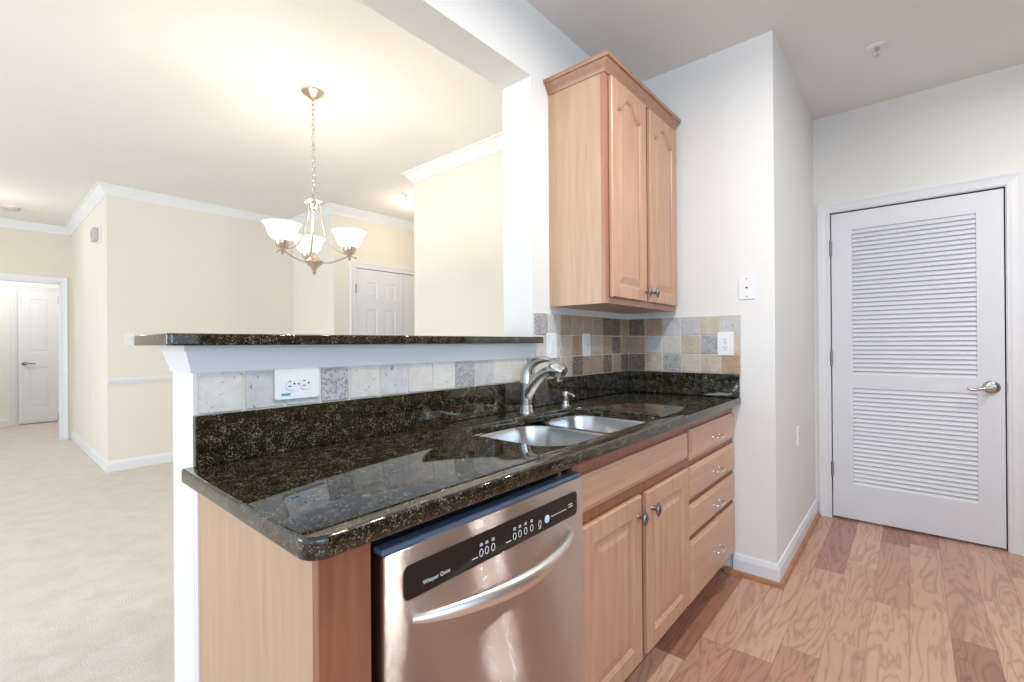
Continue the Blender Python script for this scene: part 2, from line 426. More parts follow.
# crown mouldings
CR = [(o*.88, z*.88) for o, z in [(0, -.105), (.012, -.105), (.016, -.088), (.030, -.070), (.055, -.040), (.070, -.018), (.085, -.016), (.085, 0), (0, 0)]]
b = MB(); b.sweep([(AX, HY, H), (AX, AY, H), (0, AY, H), (0, BY, H), (2.6, BY, H)], CR)
struct(b.build('trim_1', M['trim'], smooth=25), 'white crown moulding along the far dining wall', 'crown moulding')
b = MB(); b.sweep([(.12, CY1, H), (0, CY1, H), (0, TH, H)], [(o, z) for o, z in CR])
struct(b.build('trim_2', M['trim'], smooth=25), 'white crown moulding on the dining wall by the foyer', 'crown moulding')
b = MB(); b.sweep([(-4, HY, H), (AX, HY, H)], CR)
struct(b.build('trim_3', M['trim'], smooth=25), 'white crown moulding above the hall doorway', 'crown moulding')
RL = [(0, -.032), (.010, -.032), (.014, -.018), (.024, -.008), (.028, .010), (.020, .020), (.010, .028), (0, .030)]
b = MB(); b.sweep([(AX, AY, .858), (0, AY, .858), (0, BY, .858), (FX0-.07, BY, .858)], RL)
struct(b.build('trim_4', M['trim'], smooth=25), 'white chair rail on the cream dining wall', 'chair rail')
BB = [(0, 0), (.015, 0), (.015, .075), (.011, .088), (.007, .100), (0, .102)]
b = MB(); b.sweep([(AX, HY, 0), (AX, AY, 0), (0, AY, 0), (0, BY, 0), (FX0-.07, BY, 0)], BB)
struct(b.build('baseboard_back', M['trim']), 'white baseboard of the dining wall and hall', 'baseboard')
b = MB(); b.sweep([(0, -.585, 0), (0, YE, 0), (XD, YE, 0)], BB)
struct(b.build('baseboard_right', M['trim']), 'white baseboard around the kitchen wall corner', 'baseboard')
QR = [(.015, 0), (.034, 0), (.032, .010), (.026, .018), (.015, .022)]
b = MB(); b.sweep([(0, -.545, 0), (0, YE, 0), (XD-.001, YE, 0)], QR)
struct(b.build('trim_5', M['wood_shoe'], smooth=30), 'stained wood shoe moulding below the white baseboard', 'shoe moulding')
b = MB(); b.sweep([(-4.0, 8.97, 0), (-2.2, 8.97, 0)], BB)
struct(b.build('baseboard_room', M['trim']))
b = MB(); b.sweep([(XD, -1.762, 0), (XD, -3.0, 0)], BB); struct(b.build('baseboard_far', M['trim']))

# crown under the bar ledge, returned round the end of the half wall
PB = [(0, -.064), (.006, -.064), (.007, -.054), (.010, -.046), (.015, -.028), (.019, -.014), (.023, -.012), (.023, 0), (0, 0)]
b = MB(); b.sweep([(-1.4, TH, 1.1855), (-2.212, TH, 1.1855), (-2.212, 0, 1.1855), (XJ+.0, 0, 1.1855)], PB, side=1)
struct(b.build('trim_6', M['trim'], smooth=25), 'white crown moulding under the granite bar ledge', 'crown moulding')

# tile fields (children of their walls)
TP = .1013; Z0 = 1.0205
def tiles(name, cells, to3, parent):
    """cells (u0,u1,v0,v1,mat); to3(u,v,n)"""
    b = MB()
    us = [c[0] for c in cells]+[c[1] for c in cells]; vs = [c[2] for c in cells]+[c[3] for c in cells]
    b.mi = 0
    b.prism([(min(us)-.002, min(vs)), (max(us)+.002, min(vs)), (max(us)+.002, max(vs)), (min(us)-.002, max(vs))], lambda u, v, t: to3(u, v, t*.0065))
    g = .0022
    for u0, u1, v0, v1, mi in cells:
        b.mi = mi
        j = [random.uniform(-.0012, .0012) for _ in range(8)]
        P = rrect(u0+g, u1-g, v0+g, v1-g, .006, 3)
        P = [(u+random.uniform(-.0007, .0007), v+random.uniform(-.0007, .0007)) for u, v in P]
        cu, cv = (u0+u1)/2, (v0+v1)/2; d = .0095+random.uniform(-.0008, .0008)
        rings = [[to3(u, v, .004) for u, v in P], [to3(u, v, d-.002) for u, v in P],
                 [to3(cu+(u-cu)*.955, cv+(v-cv)*.955, d) for u, v in P]]
        b.ring_loft(rings)
    o = b.build(name, [M[k] for k in ('grout', 'tile_pale', 'tile_beige', 'tile_tan', 'tile_brown', 'tile_grey', 'tile_silver')], None)
    o.parent = parent
    return o
# row under the ledge
edges = [-2.205, -2.105, -2.005, -1.905, -1.816, -1.710, -1.604, -1.499, -1.393, -1.287, -1.182, -1.076, -.970, XJ+.001]
kinds = [1, 6, 6, 5, 1, 6, 1, 1, 5, 6, 1, 1, 5]
tiles('bar_tile', [(a, c, Z0, 1.122, k) for a, c, k in zip(edges, edges[1:], kinds)], lambda u, v, n: Vector((u, -n, v)), wall_back)
bk = [[1, 5, 2, 4, 3, 3, 4, 3, 4], [1, 1, 2, 3, 2, 2, 3, 4, 3], [5, 1, 3, 3, 3, 3, 4, 4, 3]]  # tan and brown tiles under the cabinet also carry its warm shadow
cells = []
for r in range(3):
    for c in range(9):
        x0 = -.915+c*.1013; x1 = min(x0+.1013, -.0095)
        cells.append((x0, x1, Z0+r*TP, Z0+(r+1)*TP, bk[r][c]))
tiles('backsplash_tile', cells, lambda u, v, n: Vector((u, -n, v)), wall_back)
ek = [[4, 2, 5, 2, 2, 3, 3], [3, 6, 1, 2, 5, 2, 2], [4, 3, 6, 6, 2, 6, 6]]  # browner near the corner, with the cabinet's shadow put into tile tones
cells = []
for r in range(3):
    for c in range(7):
        y0 = .010+c*.1045; y1 = min(y0+.1045, .626)
        if y1-y0 > .008: cells.append((y0, y1, Z0+r*TP, Z0+(r+1)*TP, ek[r][c]))
tiles('backsplash_tile', cells, lambda u, v, n: Vector((-n, -u, v)), wall_right)

# ------------------------------------------------------------------ doors
def casing(b, f, x0, x1, zt, wdt=.07, t=.018):
    """f(u, n, z) with u along the wall, n out of it"""
    pr = [(0, 0), (.001, .010), (.010, .012), (.018, .009), (.045, .014), (.055, t), (.066, t), (wdt, .004), (wdt, 0)]
    def seg(pts, ds):
        b.ring_loft([[f(p[0]+d[0]*o, n, p[1]+d[1]*o) for o, n in pr] for p, d in zip(pts, ds)])
    seg([(x0, 0), (x0, zt), (x1, zt), (x1, 0)], [(-1, 0), (-1, 1), (1, 1), (1, 0)])
# louvered door
door1 = thing('door_1', 'white louvered pantry door with satin lever handle', 'door', (XD, -1.28, 0)); door1['kind'] = 'structure'
f1 = lambda u, n, z: Vector((XD-n, -u, z))
b = MB(); casing(b, f1, -D0-.004, -D1+.004, DT+.004)
b.box(XD-.001, XD+.1, D0+.004, D0-.0, 0, DT); b.box(XD-.001, XD+.1, D1, D1-.004, 0, DT); b.box(XD-.001, XD+.1, D0, D1, DT, DT+.004)
b.box(XD+.045, XD+.06, D0, D0-.012, 0, DT); b.box(XD+.045, XD+.06, D1, D1+.012, 0, DT)
b.build('door_frame', M['trim'], door1)
b = MB()
dl, dr, z0, z1, x0, x1 = -.881, -1.682, .014, 2.038, XD+.004, XD+.039
l0, l1 = -.993, -1.572
LV = [(.240, .878), (.962, 1.921)]
b.box(x0, x1, dl, l0, z0, z1); b.box(x0, x1, l1, dr, z0, z1)
b.box(x0, x1, l0, l1, z0, LV[0][0]); b.box(x0, x1, l0, l1, LV[0][1], LV[1][0]); b.box(x0, x1, l0, l1, LV[1][1], z1)
b.box(x1-.004, x1-.001, l0, l1, LV[0][0], LV[0][1]); b.box(x1-.004, x1-.001, l0, l1, LV[1][0], LV[1][1])
for a, c in LV:
    n = round((c-a)/.0278); p_ = (c-a)/n
    for i in range(n):
        zc = a+p_*(i+.5)
        b.box(x0+.0065, x0+.0120, l0, l1, zc-p_*.62, zc+p_*.62, .0015, 1, Matrix.Rotation(math.radians(28), 3, 'Y'))
b.build('door_leaf', M['door_white'], door1)
for zc in (.33, 1.072, 1.814):
    b = MB(); b.box(XD-.006, XD+.003, dl-.004, dl+.012, zc-.045, zc+.045, .002); b.tube([(XD-.008, dl+.004, zc-.048), (XD-.008, dl+.004, zc+.048)], .006, 10)
    b.build('hinge', M['pewter'], door1)
hx = x0
b = MB(); b.lathe([(.002, .016), (.020, .016), (.033, .010), (.038, .003), (.038, 0)], (hx, -1.628, .917), (-1, 0, 0), 28)
han = b.build('rosette', M['nickel'], door1, 35)
b = MB()
b.tube([(hx-.010, -1.628, .917), (hx-.035, -1.628, .917), (hx-.052, -1.624, .917), (hx-.057, -1.605, .914), (hx-.056, -1.57, .906), (hx-.052, -1.55, .901), (hx-.050, -1.534, .906), (hx-.050, -1.527, .914)],
       [.011, .011, .0125, (.011, .009), (.0095, .007), (.0085, .0055), (.0075, .005), (.005, .004)], 14)
b.build('lever', M['nickel'], door1, 40)
b = MB(); b.box(XD-.0012, XD+.003, D1-.002, D1-.012, .885, .945, .0008, 1); b.build('strike_plate', M['pewter'], door1)

def panel_leaf(b, f, x0, x1, z0, z1, panels, t=.0):
    """flat leaf front with recessed raised panels; f(u, n, z)"""
    b.prism([(x0, z0), (x1, z0), (x1, z1), (x0, z1)], lambda u, v, q: f(u, -.035+q*.020, v))
    b.grid([x0, x1]+[q for p in panels for q in p[:2]], [z0, z1]+[q for p in panels for q in p[2:]],
           lambda u, v: not any(p[0] < u < p[1] and p[2] < v < p[3] for p in panels), lambda u, v, t: f(u, -.0118*t, v))
    for a, c, d, e in panels:
        rg = []
        for ins, n in ((.0, 0), (.010, -.006), (.020, -.006), (.045, -.0015), (.05, -.0015)):
            rg.append([f(u, n, v) for u, v in ((a+ins, d+ins), (c-ins, d+ins), (c-ins, e-ins), (a+ins, e-ins))])
        b.ring_loft(rg, cap=False); b.bm.faces.new(list(b.bm.verts)[-4:])
# foyer door
door2 = thing('door_2', 'pair of white six-panel foyer doors, partly hidden by the dining wall', 'door', (.7, BY, 0)); door2['kind'] = 'structure'
f2 = lambda u, n, z: Vector((u, BY-n, z))
b = MB(); casing(b, f2, FX0, FX1, FT); b.build('door_frame', M['trim'], door2)
for a0, a1 in ((FX0+.004, .920), (.924, FX1-.004)):
    pan = []
    for u0_, u1_ in ((a0+.135, a0+.285), (a1-.265, a1-.115)): pan += [(u0_, u1_, 1.72, 1.91), (u0_, u1_, .98, 1.60), (u0_, u1_, .22, .80)]
    b = MB(); panel_leaf(b, lambda u, n, z: f2(u, n-.008, z), a0, a1, .012, FT-.005, pan)
    b.build('door_leaf', M['trim'], door2)
for zc in (.3, 1.05, 1.82):
    b = MB(); b.box(FX0-.006, FX0+.008, BY-.014, BY+.004, zc-.05, zc+.05, .002); b.build('hinge', M['pewter'], door2)
# back room door
door3 = thing('door_3', 'white panelled door in the bright room beyond the hall', 'door', (-1.75, 8.97, 0)); door3['kind'] = 'structure'
f3 = lambda u, n, z: Vector((u, 8.97-n, z))
b = MB(); casing(b, f3, -2.14, -1.36, 2.055); b.build('door_frame', M['trim'], door3)
b = MB(); panel_leaf(b, lambda u, n, z: f3(u, n+.036, z), -2.132, -1.37, .02, 2.045, [(-2.02, -1.80, 1.10, 1.92), (-1.70, -1.48, 1.10, 1.92), (-2.02, -1.80, .25, .88), (-1.70, -1.48, .25, .88)])
b.build('door_leaf', M['trim'], door3)
b = MB(); b.lathe([(.03, 0), (.03, .006), (.014, .012), (.012, .045)], (-2.07, 8.932, .93), (0, -1, 0), 20); b.tube([(-2.07, 8.89, .93), (-2.03, 8.885, .932), (-1.95, 8.888, .925)], [.012, .011, .008], 10)
b.build('lever', M['pewter'], door3, 40)
# hall doorway trim
door4 = thing('door_4', 'white cased doorway at the hall end', 'doorway', (-2.3, HY, 0)); door4['kind'] = 'structure'
f4 = lambda u, n, z: Vector((u, HY-n, z))
b = MB(); casing(b, f4, OX0, OX1, OT)
b.box(OX1-.012, OX1, HY-.002, HY+.125, 0, OT); b.box(OX0, OX0+.012, HY-.002, HY+.125, 0, OT); b.box(OX0, OX1, HY-.002, HY+.125, OT-.012, OT)
b.build('door_frame', M['trim'], door4)
for zc in (.3, 1.78):
    b = MB(); b.box(OX1-.016, OX1-.0115, HY+.07, HY+.11, zc-.05, zc+.05, .001, 1); b.build('hinge', M['nickel'], door4)

# ------------------------------------------------------------------ wall plates
def plate(name, label, cat, o, u, n, w_, h_, face='outlet', group=None, horiz=False, sticker=False):
    """o centre on the wall, u right along the wall, n outward"""
    U = Vector(u); Nn = Vector(n); V = Nn.cross(U); o = Vector(o)
    t = thing(name, label, cat, o, group)
    mtx = Matrix((( U.x, V.x, Nn.x, o.x), (U.y, V.y, Nn.y, o.y), (U.z, V.z, Nn.z, o.z), (0, 0, 0, 1)))
    b = MB(); P = rrect(-w_/2, w_/2, -h_/2, h_/2, .006, 4)
    b.ring_loft([[Vector((x, y, 0)) for x, y in P], [Vector((x, y, .0045)) for x, y in P], [Vector((x*.96, y*.96, .0062)) for x, y in P]])
    b.build('cover_plate', M['plate'], t, None, mtx)
    if face == 'outlet':
        for s in (-1, 1):
            c = Vector((s*.0195, 0, 0)) if horiz else Vector((0, s*.0195, 0))
            b = MB(); r = .0165
            ang = [2*PI*k/28 for k in range(28)]
            if horiz: Q = [(c.x+max(-.0135, min(.0135, r*math.cos(a))), c.y+r*math.sin(a)) for a in ang]
            else: Q = [(c.x+r*math.cos(a), c.y+max(-.0135, min(.0135, r*math.sin(a)))) for a in ang]
            b.ring_loft([[Vector((x, y, .005)) for x, y in Q], [Vector((x, y, .0085)) for x, y in Q]])
            rec = b.build('receptacle', M['plate'], t, None, mtx)
            b = MB()
            for sx, sy, wv, hv in ((-.0063, .004, .0011, .0045), (.0063, .004, .0011, .0038)):
                if horiz: b.box(c.x-sy-hv, c.x-sy+hv, sx-wv, sx+wv, .008, .0089)
                else: b.box(c.x+sx-wv, c.x+sx+wv, c.y+sy-hv, c.y+sy+hv, .008, .0089)
            q = (c.x+.008, 0) if horiz else (c.x, c.y-.008)
            b.lathe([(.0026, .008), (.0026, .0089)], (q[0], q[1], 0), (0, 0, 1), 12)
            s_ = b.build('slot', M['dark'], rec, None, mtx); s_.matrix_parent_inverse = Matrix.Translation(-o) @ Matrix.Identity(4) if False else rec.matrix_parent_inverse.copy()
            s_.matrix_parent_inverse = Matrix.Identity(4)
        b = MB(); b.lathe([(.003, .006), (.003, .0073), (.001, .008)], (0, 0, 0), (0, 0, 1), 10); b.build('screw', M['nickel'], t, None, mtx)
    elif face == 'rocker':
        b = MB(); b.box(-.0165, .0165, -.033, .033, .005, .0085, .001, 1); b.box(-.0145, .0145, -.030, .030, .008, .0105, .002, 1, Matrix.Rotation(math.radians(3), 3, 'X'))
        b.build('rocker', M['plate'], t, None, mtx)
    elif face == 'toggle':
        b = MB(); b.box(-.005, .005, -.012, .012, .005, .0075, .001, 1); b.box(-.0035, .0035, -.004, .008, .006, .020, .001, 1, Matrix.Rotation(math.radians(-20), 3, 'X'))
        b.build('toggle', M['plate'], t, None, mtx)
    elif face == 'gfci':
        b = MB(); b.box(-.0165, .0165, -.033, .033, .005, .0088, .001, 1); rec = b.build('receptacle', M['plate'], t, None, mtx)
        b = MB()
        for s in (-1, 1):
            for sx in (-.0063, .0063): b.box(sx-.0011, sx+.0011, s*.021-.004, s*.021+.004, .008, .0093)
        b.box(-.006, .006, -.006, -.001, .008, .0096); b.box(-.006, .006, .002, .006, .008, .0096)
        s_ = b.build('slot', M['grey_plastic'], t, None, mtx)
    elif face == 'phone':
        b = MB(); b.box(-.006, .006, -.006, .006, .005, .0072, .0008, 1); rec = b.build('jack', M['plate'], t, None, mtx)
        b = MB(); b.box(-.0045, .0045, -.0045, .0035, .007, .0078); b.build('socket', M['dark'], t, None, mtx)
        for s in (-1, 1):
            b = MB(); b.lathe([(.0034, .006), (.0034, .0075), (.001, .008)], (0, s*.045, 0), (0, 0, 1), 10); b.build('screw', M['pewter'], t, None, mtx)
    if sticker:
        b = MB(); b.box(-.045, -.021, -.0315, -.0245, .006, .0067); b.build('sticker', M['sticker_blue'], t, None, mtx)
    return t
BX, BNY, BNX = (1, 0, 0), (0, -1, 0), (-1, 0, 0)
plate('outlet', 'white horizontal outlet plate with blue sticker on the tile under the bar', 'outlet', (-1.972, -.0095, 1.081), BX, BNY, .122, .084, 'outlet', horiz=True, sticker=True)
plate('light_switch', 'plain white switch plate on the tile next to the pass-through post', 'switch', (-.790, -.0095, 1.173), BX, BNY, .074, .118, 'rocker')
plate('safety_outlet', 'white outlet with test buttons on brown tile beneath the wall cabinet', 'outlet', (-.485, -.0095, 1.175), BX, BNY, .074, .118, 'gfci')
plate('outlet', 'white two-socket outlet on the end wall tile above the counter', 'outlet', (-.0095, -.556, 1.176), (0, -1, 0), BNX, .080, .122, 'outlet')
plate('phone_jack', 'white telephone jack plate on the bare white wall above the tile', 'wall jack', (0, -.657, 1.46), (0, -1, 0), BNX, .075, .120, 'phone')
plate('outlet', 'small white outlet low on the shaded wall before the louvered door', 'outlet', (.582, YE, .632), (1, 0, 0), (0, -1, 0), .07, .115, 'outlet')
plate('outlet', 'white outlet low on the shaded hall side of the dining wall', 'outlet', (AX, 5.354, .644), (0, -1, 0), BNX, .075, .12, 'outlet')
plate('light_switch', 'white toggle switch on the cream dining wall left of the bar ledge', 'switch', (-1.571, AY, 1.255), BX, BNY, .075, .118, 'toggle')

# ------------------------------------------------------------------ counter
def slab(name, outer, holes, z0, z1, bev, m, parent=None):
    cu = bpy.data.curves.new(name, 'CURVE'); cu.dimensions = '2D'; cu.fill_mode = 'BOTH'
    for pts in [outer]+holes:
        sp = cu.splines.new('POLY'); sp.points.add(len(pts)-1); sp.use_cyclic_u = True
        for q, (x, y) in zip(sp.points, pts): q.co = (x, y, 0, 1)
    cu.extrude = (z1-z0)/2-bev; cu.bevel_depth = bev; cu.bevel_resolution = 3; cu.offset = -bev
    t = bpy.data.objects.new('tmp', cu); COL.objects.link(t)
    me = bpy.data.meshes.new_from_object(t.evaluated_get(bpy.context.evaluated_depsgraph_get()))
    bpy.data.objects.remove(t); bpy.data.curves.remove(cu)
    me.name = name; me.transform(Matrix.Translation((0, 0, (z0+z1)/2))); me.materials.clear(); me.materials.append(m)
    bm = bmesh.new(); bm.from_mesh(me); bmesh.ops.remove_doubles(bm, verts=bm.verts, dist=1e-5); bmesh.ops.recalc_face_normals(bm, faces=bm.faces)
    for e in bm.edges:
        if len(e.link_faces) == 2 and e.calc_face_angle(0) > .5: e.smooth = False
    for f in bm.faces: f.smooth = True
    bm.to_mesh(me); bm.free()
    o = bpy.data.objects.new(name, me); COL.objects.link(o)
    if parent: attach(o, parent)
    return o
CZ = .902; CB = .866; CF = -.625; CL = -2.236
def corner_poly(x0, x1, y0, y1, rfl):
    pts = [(x1, y1), (x0, y1)]
    for k in range(9):
        a = math.radians(180+90*k/8); pts.append((x0+rfl+rfl*math.cos(a), y0+rfl+rfl*math.sin(a)))
    pts.append((x1, y0)); return pts
SX0, SX1, SY0, SY1 = -1.530, -.785, -.560, -.142
ct = thing('countertop', 'polished dark granite countertop over the kitchen base cabinets', 'countertop', (-1.1, -.3, CB))
slab('counter_slab', corner_poly(CL, -.0005, CF, -.0005, .035), [rrect(SX0, SX1, SY0, SY1, .095, 10)[::-1]], CB, CZ, .007, M['granite'], ct)
b = MB(); b.box(-2.2135, -.0205, -.0205, -.0005, CZ, 1.0205, .002, 1); b.build('granite_upstand', M['granite'], ct)
b = MB(); b.box(-.0205, -.0005, CF+.003, -.0005, CZ, 1.0205, .002, 1); b.build('granite_upstand', M['granite'], ct)
bl = slab('bar_ledge', corner_poly(-2.276, XJ-.002, -.062, .255, .012), [], 1.186, 1.2135, .004, M['granite'])
tag(bl, 'raised dark granite bar ledge on top of the half wall', 'bar top')

# sink
sk = thing('sink', 'stainless steel double-bowl sink set under the granite counter', 'sink', (-1.15, -.35, .68))
def bowl(x0, x1, y0, y1, depth, name):
    b = MB(); zt = CB-.001
    rings = []
    for ins, z, r in ((-.016, zt, .12), (0, zt, .105), (.003, zt-.01, .105), (.010, zt-depth*.6, .10), (.020, zt-depth+.03, .09), (.045, zt-depth+.006, .07), (.075, zt-depth, .05)):
        rings.append([Vector((x, y, z)) for x, y in rrect(x0+ins, x1-ins, y0+ins, y1-ins, max(.03, r-ins*.4), 8)])
    b.ring_loft(rings, cap=False)
    f = b.bm.faces.new([v for v in list(b.bm.verts)[-36:]])
    o = b.build(name, M['steel_plain'], sk, 50)
    b = MB(); cx, cy = (x0+x1)/2, (y0+y1)/2
    b.lathe([(.045, zt-depth+.0005), (.043, zt-depth+.003), (.03, zt-depth+.001), (.0, zt-depth+.001)], (cx, cy, 0), (0, 0, 1), 24)
    b.build('drain', M['nickel'], sk, 40)
bowl(SX0-.004, -1.108, SY0-.004, SY1+.004, .20, 'bowl')
bowl(-1.076, SX1+.004, SY0-.004, SY1+.004, .17, 'bowl')

# faucet
FXc, FYc = -1.082, -.093
fc = thing('faucet', 'brushed nickel pull-out faucet standing behind the sink', 'faucet', (FXc, FYc, CZ))
P3 = lambda d, z, dx=0: (FXc+dx, FYc-d, CZ+z)
b = MB(); b.lathe([(.031, 0), (.031, .008), (.028, .012), (.027, .03), (.025, .034)], (FXc, FYc, CZ), (0, 0, 1), 28); b.build('base', M['nickel'], fc, 40)
b = MB(); b.tube([P3(0, .03), P3(0, .06), P3(.001, .10), P3(.002, .125)], [.0245, .0245, .026, .027], 20)
b.tube([P3(-.004, .045), P3(.012, .082), P3(.045, .125), P3(.080, .157), P3(.110, .172), P3(.130, .177)], [.020, .0235, .0235, .022, .0205, .020], 18)
b.build('body', M['nickel'], fc, 40)
b = MB(); b.tube([P3(.002, .122), P3(.002, .155), P3(.008, .180), P3(.026, .196), P3(.054, .211), P3(.084, .218), P3(.112, .220), P3(.120, .2205)],
                 [.027, .0250, (.018, .022), (.011, .019), (.008, .015), (.007, .011), (.007, .0095), (.004, .006)], 18)
b.build('lever', M['nickel'], fc, 40)
b = MB(); b.tube([P3(.122, .175), P3(.129, .178), P3(.150, .179), P3(.178, .177), P3(.188, .172)], [.020, .0255, .0265, .026, .021], 20)
sh = b.build('spray_head', M['chrome'], fc, 40)
b = MB(); b.lathe([(.0195, 0), (.0195, -.020), (.017, -.023), (0, -.023)], P3(.163, .161), (0, -.12, 1), 20); b.build('nozzle', M['nickel'], fc, 40)
sd = thing('soap_dispenser', 'small nickel soap dispenser pump on the granite beside the faucet', 'soap dispenser', (-.836, -.117, CZ))
b = MB(); b.lathe([(.024, 0), (.024, .005), (.019, .010), (.016, .014), (.016, .042), (.018, .045), (.018, .062), (.013, .068), (0, .069)], (-.836, -.117, CZ), (0, 0, 1), 20); b.build('pump', M['nickel'], sd, 40)
b = MB(); b.tube([(-.836, -.117, CZ+.054), (-.836, -.142, CZ+.058), (-.836, -.158, CZ+.054), (-.836, -.163, CZ+.047)], [.009, .0075, .0065, .0055], 12); b.build('spout', M['nickel'], sd, 40)

# ------------------------------------------------------------------ cabinets
FF = -.580    # face frame front
DF = -.599    # door front
def outline(x0, x1, z0, z1, arch, n=36):
    """closed loop, bottom-left first; arch>0 lifts the middle of the top edge"""
    pts = [(x0, z0), (x1, z0)]
    for k in range(n+1):
        t = 1-2*k/n; x = (x0+x1)/2+t*(x1-x0)/2; q = abs(t)
        h = 0 if q > .84 else arch*(.5+.5*math.cos(PI*max(0, q-.10)/.74))
        pts.append((x, z1+h))
    return pts
def raised_door(b, x0, x1, z0, z1, yf, t=.019, arch=0, rail=.058, top=None, n=36):
    top = top or rail
    ox0, ox1, oz0, oz1 = x0+rail, x1-rail, z0+rail, z1-top-arch
    inner = outline(ox0, ox1, oz0, oz1, arch, n)
    def rect(ins):
        o = [(x0+ins, z0+ins), (x1-ins, z0+ins)]
        for k in range(n+1):
            s = k/n
            o.append((x1-ins-(x1-x0-2*ins)*s, z1-ins))
        return o
    L = [(rect(.003), t), (rect(0), t-.003), (rect(0), .004), (rect(.0035), 0),
         (inner, 0), (outline(ox0+.004, ox1-.004, oz0+.004, oz1-.004, arch*.98, n), .0035),
         (outline(ox0+.007, ox1-.007, oz0+.007, oz1-.007, arch*.97, n), .0035),
         (outline(ox0+.010, ox1-.010, oz0+.010, oz1-.010, arch*.96, n), .010),
         (outline(ox0+.014, ox1-.014, oz0+.014, oz1-.014, arch*.95, n), .010),
         (outline(ox0+.042, ox1-.042, oz0+.042, oz1-.042, arch*.86, n), .0025),
         (outline(ox0+.046, ox1-.046, oz0+.046, oz1-.046, arch*.85, n), .0020)]
    b.ring_loft([[Vector((u, yf+d, v)) for u, v in ring] for ring, d in L])
def drawer_front(b, x0, x1, z0, z1, yf, t=.019):
    def r(i): return [(x0+i, z0+i), (x1-i, z0+i), (x1-i, z1-i), (x0+i, z1-i)]
    L = [(r(.002), t), (r(0), t-.002), (r(0), .009), (r(.004), .006), (r(.010), .005), (r(.015), .001), (r(.017), 0)]
    b.ring_loft([[Vector((u, yf+d, v)) for u, v in ring] for ring, d in L])
def knob(x, y, z, parent):
    b = MB(); b.tube([(x, y, z), (x, y-.006, z), (x, y-.016, z), (x, y-.020, z)], [.008, .0055, .005, .007], 12)
    # pointed oval head with a twisted rib pattern
    rings = []
    for k in range(13):
        s = -1+2*k/12; r = .0145*(1-abs(s)**1.5)+.0006
        rings.append([Vector((x+r*(1+.14*math.cos(5*(a+2.2*s)))*math.cos(a), y-.025+r*.62*(1+.14*math.cos(5*(a+2.2*s)))*math.sin(a), z+s*.027)) for a in [2*PI*i/20 for i in range(20)]])
    b.ring_loft(rings)
    o = b.build('knob', M['pewter'], None, 50); o.parent = parent; return o
def pull(x, y, z, parent):
    b = MB(); hw = .043
    path = [(x-hw, y+.001, z), (x-hw, y-.016, z), (x-hw+.004, y-.024, z)] + [(x-hw+.004+(2*hw-.008)*k/8, y-.024-.006*math.sin(PI*k/8), z) for k in range(1, 8)] + [(x+hw-.004, y-.024, z), (x+hw, y-.016, z), (x+hw, y+.001, z)]
    b.tube(path, .0042, 10)
    for s in (-1, 1): b.lathe([(.007, 0), (.006, .003)], (x+s*hw, y, z), (0, -1, 0), 12)
    o = b.build('handle', M['chrome'], None, 50); o.parent = parent; return o
def carcass(b, x0, x1, ztop, open_=()):
    b.box(x0, x1, FF+.02, -.002, .095, ztop)
# sink base
sb = thing('sink_cabinet', 'maple sink base cabinet with false front and two raised-panel doors', 'cabinet', (-1.07, -.3, 0))
X0, X1 = -1.487, -.650
b = MB(); b.frame(X0, X1, .10, .64, FF+.0205, -.025, [(X0+.018, X1-.018, .118, .7)]); b.box(X0+.0185, X1-.0185, -.037, -.026, .119, .62); b.build('body', M['maple_side'], sb)
b = MB(); fr = (FF, FF+.02)
b.frame(X0, X1, .10, CB-.001, *fr, [(X0+.042, X1-.02, .725, .80), (X0+.042, -1.105, .145, .665), (-1.05, X1-.02, .145, .665)])
b.build('face_frame', M['maple_red'], sb)
b = MB(); drawer_front(b, -1.462, -.663, .714, .818, DF); b.build('false_front', M['maple_h'], sb)
b = MB(); raised_door(b, -1.462, -1.096, .128, .676, DF); d_ = b.build('cabinet_door', M['maple'], sb); knob(-1.125, DF, .612, d_)
b = MB(); raised_door(b, -1.058, -.663, .125, .674, DF); d_ = b.build('cabinet_door', M['maple'], sb); knob(-1.020, DF, .612, d_)
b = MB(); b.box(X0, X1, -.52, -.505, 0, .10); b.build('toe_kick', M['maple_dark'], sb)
# drawer base
db = thing('drawer_cabinet', 'maple base cabinet with a stack of four drawers beside the end wall', 'cabinet', (-.32, -.3, 0))
X0, X1 = -.6495, -.003
b = MB(); b.frame(X0, X1, .10, CB-.001, FF+.0205, -.025, [(X0+.018, X1-.018, .118, .85)]); b.box(X0+.0185, X1-.0185, -.037, -.026, .119, .86); b.build('body', M['maple_side'], db)
b = MB(); b.frame(X0, X1, .10, CB-.001, *fr, [(X0+.025, X1-.025, p, q) for p, q in ((.13, .356), (.396, .51), (.55, .663), (.703, .80))])
b.build('face_frame', M['maple_red'], db)
for z0_, z1_ in ((.697, .824), (.538, .672), (.388, .516), (.112, .366)):
    b = MB(); drawer_front(b, -.638, -.010, z0_, z1_, DF)
    b.box(-.62, -.03, DF+.019, -.10, z0_+.01, z0_+.02)
    d_ = b.build('drawer', M['maple_h'], db); pull(-.315, DF, (z0_+z1_)/2-.008, d_)
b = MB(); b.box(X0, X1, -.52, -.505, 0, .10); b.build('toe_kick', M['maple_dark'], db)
# end panel by the dishwasher
ep = thing('end_panel', 'pale maple end panel with red brown edge at the open counter end', 'panel', (-2.16, -.3, 0))
b = MB(); b.box(-2.208, -2.190, FF-.0, -.025, 0, CB-.001); b.build('side_panel', M['maple_side'], ep)
b = MB(); b.box(-2.208, -2.118, FF-.020, FF-.0005, 0, CB-.001, .0015, 1); b.box(-2.135, -2.118, FF, -.05, 0, CB-.001); b.build('stile', M['maple_red'], ep)
b = MB(); b.box(-2.2115, -2.196, -.0248, -.0008, 0, CB-.001); struct(b.build('trim_7', M['trim']), 'narrow white strip between end panel and half wall', 'trim')

